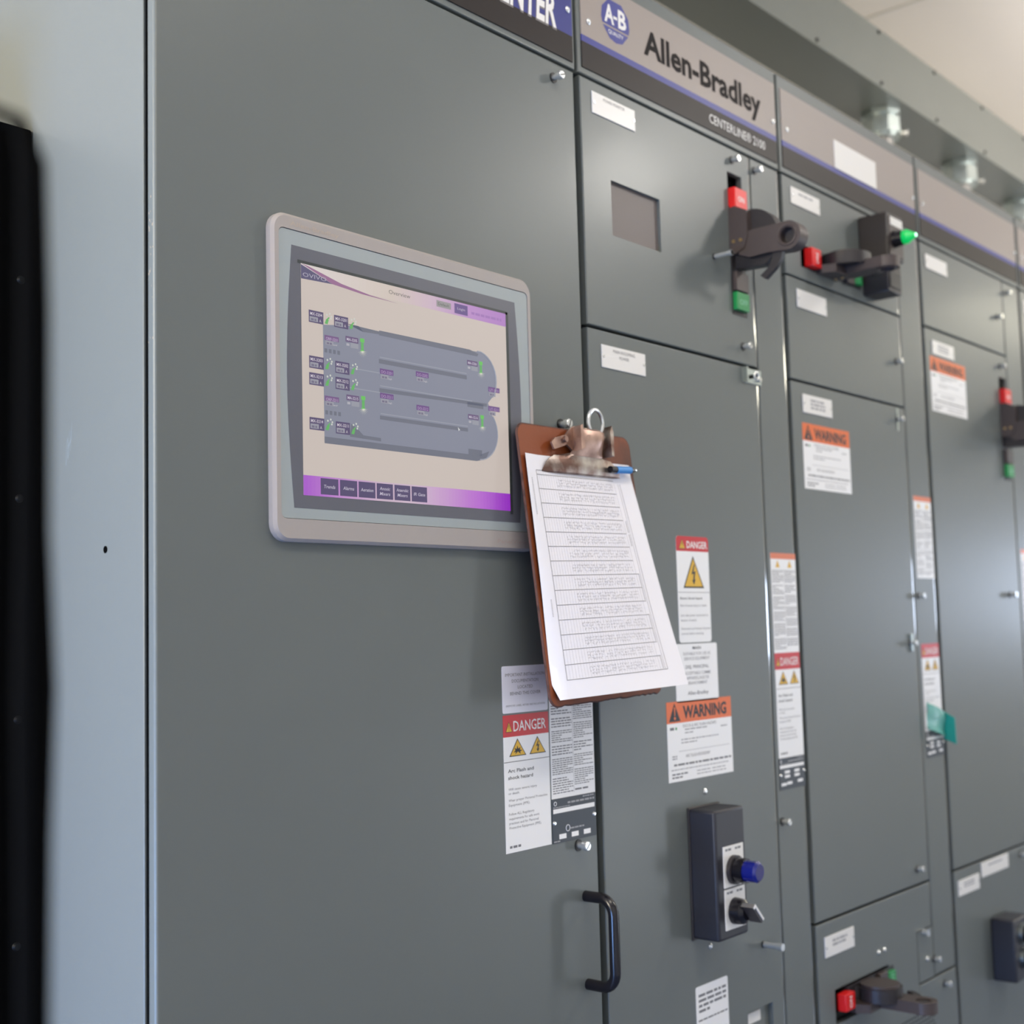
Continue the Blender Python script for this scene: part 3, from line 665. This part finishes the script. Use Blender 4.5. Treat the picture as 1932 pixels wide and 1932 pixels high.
b = MB(); mk = [(799, 372), (1126, 372)] + [(1126 + 7 * math.sin(math.pi * k / 12), 372 - 253 * k / 12) for k in range(1, 12)] + [(1126, 119), (799, 119)] + [(799 - 7 * math.sin(math.pi * k / 12), 119 + 253 * k / 12) for k in range(1, 12)]
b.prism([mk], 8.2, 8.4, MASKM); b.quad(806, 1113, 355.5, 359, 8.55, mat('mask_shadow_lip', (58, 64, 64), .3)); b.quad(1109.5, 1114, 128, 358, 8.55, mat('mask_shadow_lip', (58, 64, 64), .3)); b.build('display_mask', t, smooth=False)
S = MB(); L0 = 8.6
S.quad(810, 1109.5, 131.5, 356, L0, _scr((205, 192, 184)))
def grad(u0, u1, v0, v1, cols, p, n=60):
    for i in range(n):
        f = (i + .5) / n * (len(cols) - 1); k = int(f); g = f - k
        S.quad(u0 + (u1 - u0) * i / n, u0 + (u1 - u0) * (i + 1) / n, v0, v1, p, _scr(tuple(int(round(a + (c - a) * g)) for a, c in zip(cols[k], cols[min(k + 1, len(cols) - 1)]))))
L1 = L0 + .12; L2 = L0 + .24; L3 = L0 + .36; L4 = L0 + .48
grad(810, 1109.5, 341, 356, [(222, 214, 210), (216, 204, 198), (210, 196, 186), (206, 180, 198), (186, 138, 200), (176, 122, 196)], L1)
grad(810, 1109.5, 131.5, 150.8, [(168, 80, 205), (196, 140, 206), (205, 180, 200), (208, 184, 204), (200, 150, 208), (186, 100, 212), (150, 40, 196)], L1)
S.poly([(810, 355), (850, 342.5), (810, 341)], L2, _scr((78, 72, 112)))
S.poly([(810, 356), (820, 354.5), (862, 345), (900, 340.5), (940, 338.5), (890, 339.5), (850, 342.5)], L2 + .05, _scr((150, 100, 142)))
S.poly([(812, 341), (850, 342.5), (880, 340), (905, 337.5), (850, 338.5)], L2, _scr((205, 192, 184)))
S.text('OVIVO', 812, 343.5, 4.2, _scr((176, 172, 190)), L3 + .05, width=30)
S.text('Overview', 926.5, 346.8, 4.6, _scr((110, 106, 104)), L3, width=31)
S.quad(997, 1019.5, 345.5, 352.5, L2, _scr((150, 146, 148))); S.text('Default', 1008, 347.5, 3.2, _scr((80, 90, 80)), L3, width=17, align='c')
S.quad(1025, 1046, 343, 354, L2, _scr((96, 70, 136))); S.text('Login', 1035.5, 347.5, 3, _scr((190, 180, 200)), L3, width=12, align='c')
S.lines(1052, 1102, 349.5, 346, 1, _scr((160, 112, 184)), L2, 3, .8, False)
TK = (130, 134, 152); TD = (104, 108, 124); TE = (150, 154, 168)
tank = [(837, 184.7), (837, 300), (875, 305), (1050, 305)] + circ(1060, 276, 30, 10, 80, -40) + [(1076, 250)] + circ(1060, 216, 30, 10, 40, -90) + [(1040, 184.5)]
S.prism([tank], L1, L1 + .02, _scr(TK))
for pts in ([(912, 306), (1048, 306), (1062, 303), (1060, 300), (912, 301)], [(911, 276.5), (1042, 276.5), (1042, 272), (911, 272)], [(911, 246.5), (1074, 249), (1074, 245.5), (911, 242.5)], [(911, 218.5), (1042, 218.5), (1042, 214.5), (911, 214.5)], [(837, 190), (1058, 190), (1076, 196), (1070, 186.5), (1055, 183.5), (837, 183.5)],
            [(870, 193), (912, 192), (912, 195.5), (888, 196), (880, 202), (872, 206)], [(868, 306), (884, 306), (890, 301), (912, 302), (912, 305)], [(1042, 247.5), (1042, 242), (1068, 242), (1068, 247.5)], [(1042, 196), (1042, 190), (1064, 190), (1064, 196)]):
    S.prism([pts], L2, L2 + .02, _scr(TD))
for a, e, z in ((868, 912, 262), (868, 912, 242), (912, 1042, 278.5), (912, 1042, 220.5), (912, 1050, 249)): S.quad(a, e, z - .5, z + .5, L2 + .06, _scr(TE))
for z in (277, 216):
    for k in range(4): S.quad(838.5 + k * 5.5, 842 + k * 5.5, z - 4, z, L2, _scr(TD))
S.tube([(x, y, L2) for x, y in [(1060, 306)] + circ(1060, 276, 30.5, 10, 80, -38)], .7, _scr(TE), 5)
S.tube([(x, y, L2) for x, y in circ(1060, 216, 30.5, 12, 40, -90)], .7, _scr(TE), 5)
DP = (76, 62, 106); BX = (152, 152, 164); PU = (112, 78, 132); GN = (92, 178, 92)
def tagbox(u, v, name, w=18.5, h=12, unit='A', m=DP, tc=(214, 206, 216)):
    S.quad(u, u + w, v - h, v, L3, _scr(m)) if m == DP else S.quad(u, u + w, v - h * .48, v, L3, _scr(m))
    S.text(name, u + w / 2, v - 4.8, 3.1, _scr(tc), L4, width=w * .82, align='c', bold=.01)
    S.quad(u + 1, u + w * .62, v - h * .9, v - h * .52, L4, _scr(BX)); S.lines(u + 2.5, u + w * .5, v - h * .62, v - h * .82, 1, _scr((110, 104, 130)), L4 + .1, 3, .9, False)
    S.text(unit, u + w * (.70 if unit == 'A' else .62), v - h * .88, 3 if unit == 'A' else 1.8, _scr((206, 200, 206)), L4, width=2.6 if unit == 'A' else 5)
def mixer(u, v):
    S.poly([(u - 1.5, v - 2.5), (u + 2.2, v - 2.8), (u + 3.8, v + 1.6), (u + .5, v + 2.2)], L4, _scr(GN)); S.poly([(u + 2, v + 1), (u + 5, v + 4), (u + 3.5, v + 4.6), (u + 1, v + 2)], L4, _scr(GN))
    for dx, dy in ((1.5, 6.5), (6.5, 3.4), (5.2, 8), (7.2, 5.6)): S.poly(circ(u + dx, v + dy, 1.1, 7), L4 + .05, _scr((206, 210, 202)))
def motor(u, v):
    S.quad(u - 2.8, u + 2.8, v - 4, v, L4, _scr((98, 196, 84))); S.quad(u - 1.8, u + 1.8, v - 12, v - 4.3, L4, _scr(GN)); S.quad(u - 2.6, u + 2.6, v - 13.3, v - 12, L4, _scr((110, 200, 100)))
    for k in range(9):
        a = math.radians(-170 + 20 * k + 10); c, s_ = math.cos(a), math.sin(a); S.poly([(u - s_ * .3, v - 13 + c * .3), (u + c * 7, v - 13 + s_ * 6.6), (u + s_ * .3, v - 13 - c * .3)], L4 + .05, _scr((214, 214, 200)))
for u, v, nme in ((819, 312, 'MX-3204'), (851.3, 312.2, 'MX-3201'), (818.8, 267.2, 'MX-3203'), (852, 266.5, 'MX-3202'), (818.6, 250.8, 'MX-3213'), (852, 250.6, 'MX-3212'), (818.3, 207.3, 'MX-3214'), (851.6, 206.5, 'MX-3211')):
    tagbox(u, v, nme); mixer(u + 21.5, v - 8)
tagbox(838.6, 290.3, 'ORP-3201', 18.5, 10.5, 'mV', PU, (190, 170, 200)); tagbox(837.8, 230.3, 'ORP-3211', 18.5, 10.5, 'mV', PU, (190, 170, 200))
for u, v, nme in ((866, 293.4, 'MA-3205'), (866, 234.7, 'MA-3215'), (1043, 294, 'MA-3206'), (1042.6, 234.2, 'MA-3216')):
    S.quad(u, u + 17, v - 5.6, v, L3, _scr((96, 72, 118))); S.text(nme, u + 8.5, v - 4.4, 3, _scr((206, 200, 214)), L4, width=14, align='c', bold=.01)
    S.quad(u + 6.5, u + 17, v - 11, v - 6, L3, _scr((150, 152, 164))); S.quad(u + 1, u + 5, v - 9.6, v - 7.2, L3, _scr((176, 174, 184)))
for u, v in ((888.3, 294), (888.3, 235.5), (1065.2, 295), (1065.3, 235)): motor(u, v)
for u, v, nme in ((912, 267, 'DO-3201'), (963.5, 271, 'DO-3202'), (911.6, 242, 'DO-3211'), (963.4, 235.5, 'DO-3212'), (1076.7, 268.5, 'LIT-3201'), (1076, 247, 'LIT-3211')):
    tagbox(u, v, nme, 19, 11.5, 'mg/L', (104, 66, 132), (176, 150, 190))
for i, (u, tx) in enumerate(((831.3, ('Trends',)), (855.9, ('Alarms',)), (880.4, ('Aeration',)), (904.8, ('Anoxic', 'Mixers')), (929.5, ('Anaerobic', 'Mixers')), (954, ('IR Gate',)))):
    S.quad(u, u + 22.6, 133.6, 149.3, L2, _scr((72, 58, 104)))
    for j, q in enumerate(tx): S.text(q, u + 11.3, (139.8 if len(tx) == 1 else 142.6) - 5.2 * j, 3.4, _scr((200, 192, 210)), L3, width=min(17, 2.4 * len(q)), align='c', shear=.15, bold=.01)
S.poly([(1026, 218), (1029.5, 214.8), (1027.8, 214.8), (1027, 213.5)], L4, _scr((225, 225, 225)))
S.build('display', t, smooth=False)['label'] = 'lit display showing a purple and grey process overview'

# ------------------------------------------------------------------ clipboard, paper, pen
rv_ = Vector((-0.1063, -0.0203, 0.0475)); BM_ = Matrix.Rotation(rv_.length, 3, rv_.normalized()); BC = Vector((1229.1, -29.0, 74.2))
def BRD(u, v, p):
    q = BM_ @ Vector((u, -p, v)) + BC; return (q.x, q.y, q.z)
base = BRD(0, -159, 0)
t = thing('clipboard', base, 'worn brown hardboard clipboard hanging in front of the cabinet doors', 'clipboard')
b = MB(BRD)
rnd = random.Random(8)
ol = rrect(-114.5, 114.5, -159, 159, 13, 6)
out = []
for i, (x, y) in enumerate(ol):
    out.append((x, y)); x2, y2 = ol[(i + 1) % len(ol)]; d = math.hypot(x2 - x, y2 - y)
    if d > 60:
        n = int(d / 6)
        for k in range(1, n):
            f = k / n; jag = rnd.uniform(0, 1.6) if (y < -150 and y2 < -150) else rnd.uniform(0, .5)
            px, py = x + (x2 - x) * f, y + (y2 - y) * f; out.append((px * (1 - jag / 300), py + jag if y < -150 and y2 < -150 else py))
b.prism([out], -1.6, 1.6, HARDB); bd = b.build('board', t, ang=60)
b = MB(BRD); b.tube([(x, y, 0) for x, y in out], 1.75, HARDE, 6, True); b.build('board_edge', bd)['label'] = 'frayed dark edge of the board'
b = MB(BRD)                      # jaw plate of the clip
def strip(b, prof, u0, u1, m, th=1.2):
    # prof: (v, w, half width) rows lofted downwards
    vs = []; fs = []
    for v, w_, hw, cu in prof:
        for k in range(9):
            f = -1 + 2 * k / 8; vs.append((cu + f * hw, v, w_ - (abs(f) ** 3) * min(3.5, w_ - 2)))
    n = len(prof)
    for i in range(n - 1):
        for k in range(8): fs.append((i * 9 + k, i * 9 + k + 1, (i + 1) * 9 + k + 1, (i + 1) * 9 + k))
    vs2 = [(a, c, e - th) for a, c, e in vs]; N = len(vs)
    edge = [(i * 9, (i + 1) * 9) for i in range(n - 1)] + [(i * 9 + 8, (i + 1) * 9 + 8) for i in range(n - 1)] + [(k, k + 1) for k in range(8)] + [((n - 1) * 9 + k, (n - 1) * 9 + k + 1) for k in range(8)]
    b.add(vs + vs2, fs + [tuple(N + j for j in f) for f in fs] + [(a, c, c + N, a + N) for a, c in edge], m)
strip(b, [(104.5, 5, 80, 0), (106, 7.5, 80, 0), (111, 9, 77, 0), (117, 9.5, 72, 0), (121, 9.5, 66, 0), (125, 10, 58, 1), (127.5, 10.5, 40, 3), (129, 11, 33, 5)], 0, 0, CLIPM)
b.build('clip_jaw', t)['label'] = 'rust-spotted steel jaw plate'
b = MB(BRD)
strip(b, [(126, 11, 36, 5), (130, 13, 32, 6), (136, 16, 28, 8), (144, 18, 26.5, 10), (151, 19, 27, 12), (157, 18, 28, 13), (160, 15, 28, 14)], 0, 0, CLIPR)
b.build('clip_body', t)
b = MB(BRD)                      # side lugs carrying the pivot, left one folded and coppery
b.prism([[(-60, 131), (-64, 139), (-56, 145), (-34, 150), (-20, 160), (-14, 162), (-16, 146), (-24, 132), (-34, 138), (-48, 134)]], 8, 10.5, CLIPR)
b.cyl((-38, 144, 10.5), (-38, 144, 14), 3.6, CLIPR, 14); b.prism([[(-18, 160), (-13, 162), (-13, 134), (-22, 131)]], 6, 22, CLIPR); b.build('clip_lug', t)['label'] = 'coppery left lug'
b = MB(BRD); b.prism([[(44, 128), (47, 158), (52, 166), (54, 158), (49, 128)]], 6, 20, CLIPM); b.build('clip_lug', t)
b = MB(BRD); b.tube([(x, y, 13 + (y - 156) * .1) for x, y in [(26 + 15 * math.cos(a) * 1.0, 169 + 15.5 * math.sin(a)) for a in [2 * math.pi * k / 28 for k in range(28)]]], 2.3, CHROME, 10, True)
b.build('hanging_ring', t)['label'] = 'bright steel loop'
b = MB(BRD); b.cyl((-14, 150, 11), (44, 152, 11), 3, CLIPM, 12); b.cyl((63, 143, 1.6), (63, 143, 2.6), 2, CHROME, 10); b.build('clip_pin', t)

# paper
W_, H_ = 216, 277
def PM(s, q, lift=0.0):
    u = -110 + W_ * s; v = 124 - H_ * q
    w_ = 2.6 + 43 * (s ** .6) * max(0, q - .05) + 1.6 * math.sin(q * 5 + s * 2) * q
    if s < .12: v += 0; w_ += (0.12 - s) * 22 * (1 - q)
    if s < .08 and q > .93: w_ += 6 * (q - .93) / .07 * (.08 - s) / .08; u += 5 * (q - .93) / .07 * (.08 - s) / .08
    return (u, v, w_ + lift)
NS, NQ = 24, 32
b = MB(BRD); vs = [PM(i / NS, j / NQ) for j in range(NQ + 1) for i in range(NS + 1)] + [PM(i / NS, j / NQ, -.25) for j in range(NQ + 1) for i in range(NS + 1)]
N_ = (NS + 1) * (NQ + 1); fs = []
for j in range(NQ):
    for i in range(NS):
        a = j * (NS + 1) + i; fs += [(a, a + 1, a + NS + 2, a + NS + 1), (a + N_, a + NS + 1 + N_, a + NS + 2 + N_, a + 1 + N_)]
for i in range(NS): fs += [(i, i + 1, i + 1 + N_, i + N_), (NQ * (NS + 1) + i, NQ * (NS + 1) + i + 1, NQ * (NS + 1) + i + 1 + N_, NQ * (NS + 1) + i + N_)]
for j in range(NQ): a = j * (NS + 1); c = a + NS; fs += [(a, a + NS + 1, a + NS + 1 + N_, a + N_), (c, c + NS + 1, c + NS + 1 + N_, c + N_)]
b.add(vs, fs, PAPER)
pp = thing('paper_sheets', BRD(0, -150, 3), 'white printed log sheets clipped to the brown clipboard, lower right corner lifting', 'paper')
b.build('sheet', pp, ang=60)
b = MB(BRD)
def pl(s0, q0, s1, q1, wd, m, n=None):
    n = n or max(1, int(max(abs(s1 - s0) * 14, abs(q1 - q0) * 20)))
    dx, dy = (s1 - s0) * W_, (q1 - q0) * H_; l = math.hypot(dx, dy); nx, ny = -dy / l * wd / 2 / W_, dx / l * wd / 2 / H_
    vs = []; fs = []
    for k in range(n + 1):
        f = k / n; s_, q_ = s0 + (s1 - s0) * f, q0 + (q1 - q0) * f
        vs += [PM(s_ + nx, q_ + ny, .3), PM(s_ - nx, q_ - ny, .3)]
        if k: fs.append((2 * k - 2, 2 * k - 1, 2 * k + 1, 2 * k))
    b.add(vs, fs, m)
INK = mat('form_line_ink', (120, 118, 122), .7); INKL = mat('form_fine_ink', (186, 185, 190), .7); INKP = mat('pencil_entries', (158, 158, 164), .7)
s0, s1, sR = .085, .80, .86; q0, q1 = .065, .925
pl(s0, q0, s0, q1, .55, INK); pl(sR, q0 + .03, sR, q1, .5, INK); pl(sR - .02, q0 + .03, sR - .02, q1, .35, INK); pl(s1, q0 + .03, s1, q1, .35, INKL)
pl(s0, q0, s1 + .02, q0, .6, INK)
pl(s0, q1, sR, q1, .6, INK); rows = [q0 + .018 + (q1 - q0 - .018) * k / 14 for k in range(14)]
for k, q_ in enumerate(rows): pl(s0, q_, s1 + (.03 if k > 6 else 0), q_, .55, INK)
for k in range(1, 34):
    s_ = s0 + (s1 - s0) * k / 34; pl(s_, q0, s_, q1, .22, INKL, 18)
rnd = random.Random(11)
for k in range(14):
    qa = rows[k]; dq = (q1 - q0 - .018) / 14
    for i in range(60):
        s_ = s0 + .17 + (s1 - s0 - .19) * i / 60
        for rr in range(3):
            qc = qa + dq * (.25 + .2 * rr) + rnd.uniform(-.002, .002); hh = dq * rnd.uniform(.05, .16)
            if rnd.random() < .8: pl(s_, qc, s_ + rnd.uniform(-.004, .004), qc + hh, .42, INKP, 1)
    if k in (3, 4, 7, 8, 10, 11, 13):
        for i in range(9): pl(s1 + .025, qa + dq * (.05 + i * .1), s1 + .025, qa + dq * (.11 + i * .1), 2.0, INKL, 1)
for i in range(22): pl(.035, .10 + i * .007, .035, .104 + i * .007, 1.6, INKL, 1)
for i in range(12): pl(.05, .60 + i * .006, .05, .603 + i * .006, 1.6, INKL, 1)
b.build('form_print', pp, smooth=False)['label'] = 'grey ruled table printed on the sheet'

t = thing('pen', BRD(75, 113, 10), 'blue pen tucked under the right end of the clip', 'pen')
b = MB(BRD); b.cyl((48, 113.5, 12), (62, 113.5, 12), 4.2, BLACKG, 14); b.build('pen_cap', t)
b = MB(BRD); b.cyl((60, 113.5, 12), (92, 115, 12), 4.6, PENB, 16); b.build('pen_barrel', t)['label'] = 'blue barrel'
b = MB(BRD); b.cyl((91, 115, 12), (102, 115.6, 12), 4.0, BLACKG, 14, r2=2.6); b.cyl((101, 115.5, 12), (105, 115.8, 12), 2.6, CHROME, 12, r2=2); b.build('pen_tip', t)

# ------------------------------------------------------------------ teal tape, duct, conduits, blue tape
t = thing('tape_flag', (2240, 0, -190), 'crumpled teal tape flag stuck over the narrow door beyond the second danger column', 'tape')
b = MB(); vs = []; n = 8
for i in range(n + 1):
    f = i / n
    for j in range(5):
        g = j / 4; vs.append((2210 + 62 * f, -146 - 22 * f - g * (46 - 4 * f), 1.5 + 9 * math.sin(f * 2.6) * (1 - .3 * g) + 2 * math.sin(g * 7)))
b.add(vs + [(a, c, e - .5) for a, c, e in vs], [(i * 5 + j, i * 5 + j + 1, i * 5 + j + 6, i * 5 + j + 5) for i in range(n) for j in range(4)] + [(45 + i * 5 + j, 45 + i * 5 + j + 1, 45 + i * 5 + j + 6, 45 + i * 5 + j + 5) for i in range(n) for j in range(4)], TEALL)
b.build('stuck_end', t, ang=60)['label'] = 'pale translucent teal end'
b = MB(); b.prism([[(2, -164), (24, -176), (25, -222), (3, -213)]], 2272, 2274, TEAL, 'pv'); b.build('free_end', t, smooth=False)

t = thing('cable_duct', (2600, 326, 1195), 'long grey steel cable duct running above the cabinets', 'duct')
b = MB(); b.box(-1200, 7600, 1195, 1336, -392, -258, DUCTM, 2, 2); du = b.build('trough', t)
for k in range(14):
    for z in (1206, 1326):
        b = MB(); b.cyl((300 + k * 305, z, -258), (300 + k * 305, z, -255), 4.5, CHROMED, 10); b.build('cover_screw', t)
for x in (1180, 3800):
    b = MB(); b.box(x, x + 6, 1195, 1336.5, -390, -257, DUCTM); b.build('joint_flange', t, smooth=False)

b = MB(); b.prism([[(1968, 1270), (2010, 1262), (2003, 1220), (1984, 1228)]], -258.5, -257.2, BLUET)
tag(b.build('blue_tape', None, (1988, 258, 1220), smooth=False), 'scrap of blue tape on the duct at the top edge', 'tape')
for i, (x, lb) in enumerate(((2876, 'leftmost conduit rising from the cabinet tops into the duct'), (3345, 'middle conduit between cabinet tops and duct'), (3781, 'rightmost conduit at the frame edge, cabinet top to duct'))):
    t = thing('conduit', (x, 325, 851), 'grey steel ' + lb, 'conduit', 'conduits between the cabinets and the duct')
    b = MB(); b.cyl((x, 852, -325), (x, 1160, -325), 26, CONDM, 28); b.build('pipe', t)
    b = MB(); b.cyl((x, 1128, -325), (x, 1136, -325), 40, GALV, 20); b.cyl((x, 1136, -325), (x, 1174, -325), 47, GALV, 8, r2=46); b.cyl((x, 1174, -325), (x, 1182, -325), 38, GALV, 24); b.cyl((x, 1182, -325), (x, 1194.5, -325), 47, GALV, 8)
    b.cyl((x + 12, 1140, -290), (x + 16, 1136, -268), 7, CHROME, 12); b.build('connector', t)['label'] = 'hexagonal zinc connector with set screw'

# ------------------------------------------------------------------ black enclosure behind the end panel, near black rod
t = thing('black_enclosure', (600, 300, FZ), 'black steel enclosure behind the pale end panel at the left edge', 'enclosure')
b = MB(); b.box(400, 651.5, FZ, 503, -505, -207, BLACKM, 1.5, 1); b.build('body', t)
for z in (350, 136.7, -73, -281.5, -500):
    b = MB(); b.cyl((640.5, z, -207), (640.5, z, -204), 4.2, CHROMED, 16, r2=3); b.build('screw', t)
t = thing('stand_rod', (206, -592, FZ), 'thin black rod very close to the camera at the left edge, out of focus', 'rod')
b = MB(); pr = [(150, -566, 163), (190, -595, 162), (198, -601, 158), (201.5, -603, 145), (203.5, -601, 100), (207, -595, 34), (209, -592.9, -14), (211, -589, -60), (214.5, -583.2, -116), (222, -570, -300), (224, -568, FZ + 8)]
b.tube([(x, z, -y) for x, y, z in pr], [1.5, 1.8, 2.4, 4.2, 4.8, 5.0, 6.4, 5.4, 5.0, 5.0, 5.0], BLACKM, 12); b.build('pole', t)
b = MB(); b.cyl((224, FZ, 568), (224, FZ + 8, 568), 110, BLACKM, 30, r2=90); b.build('base', t)
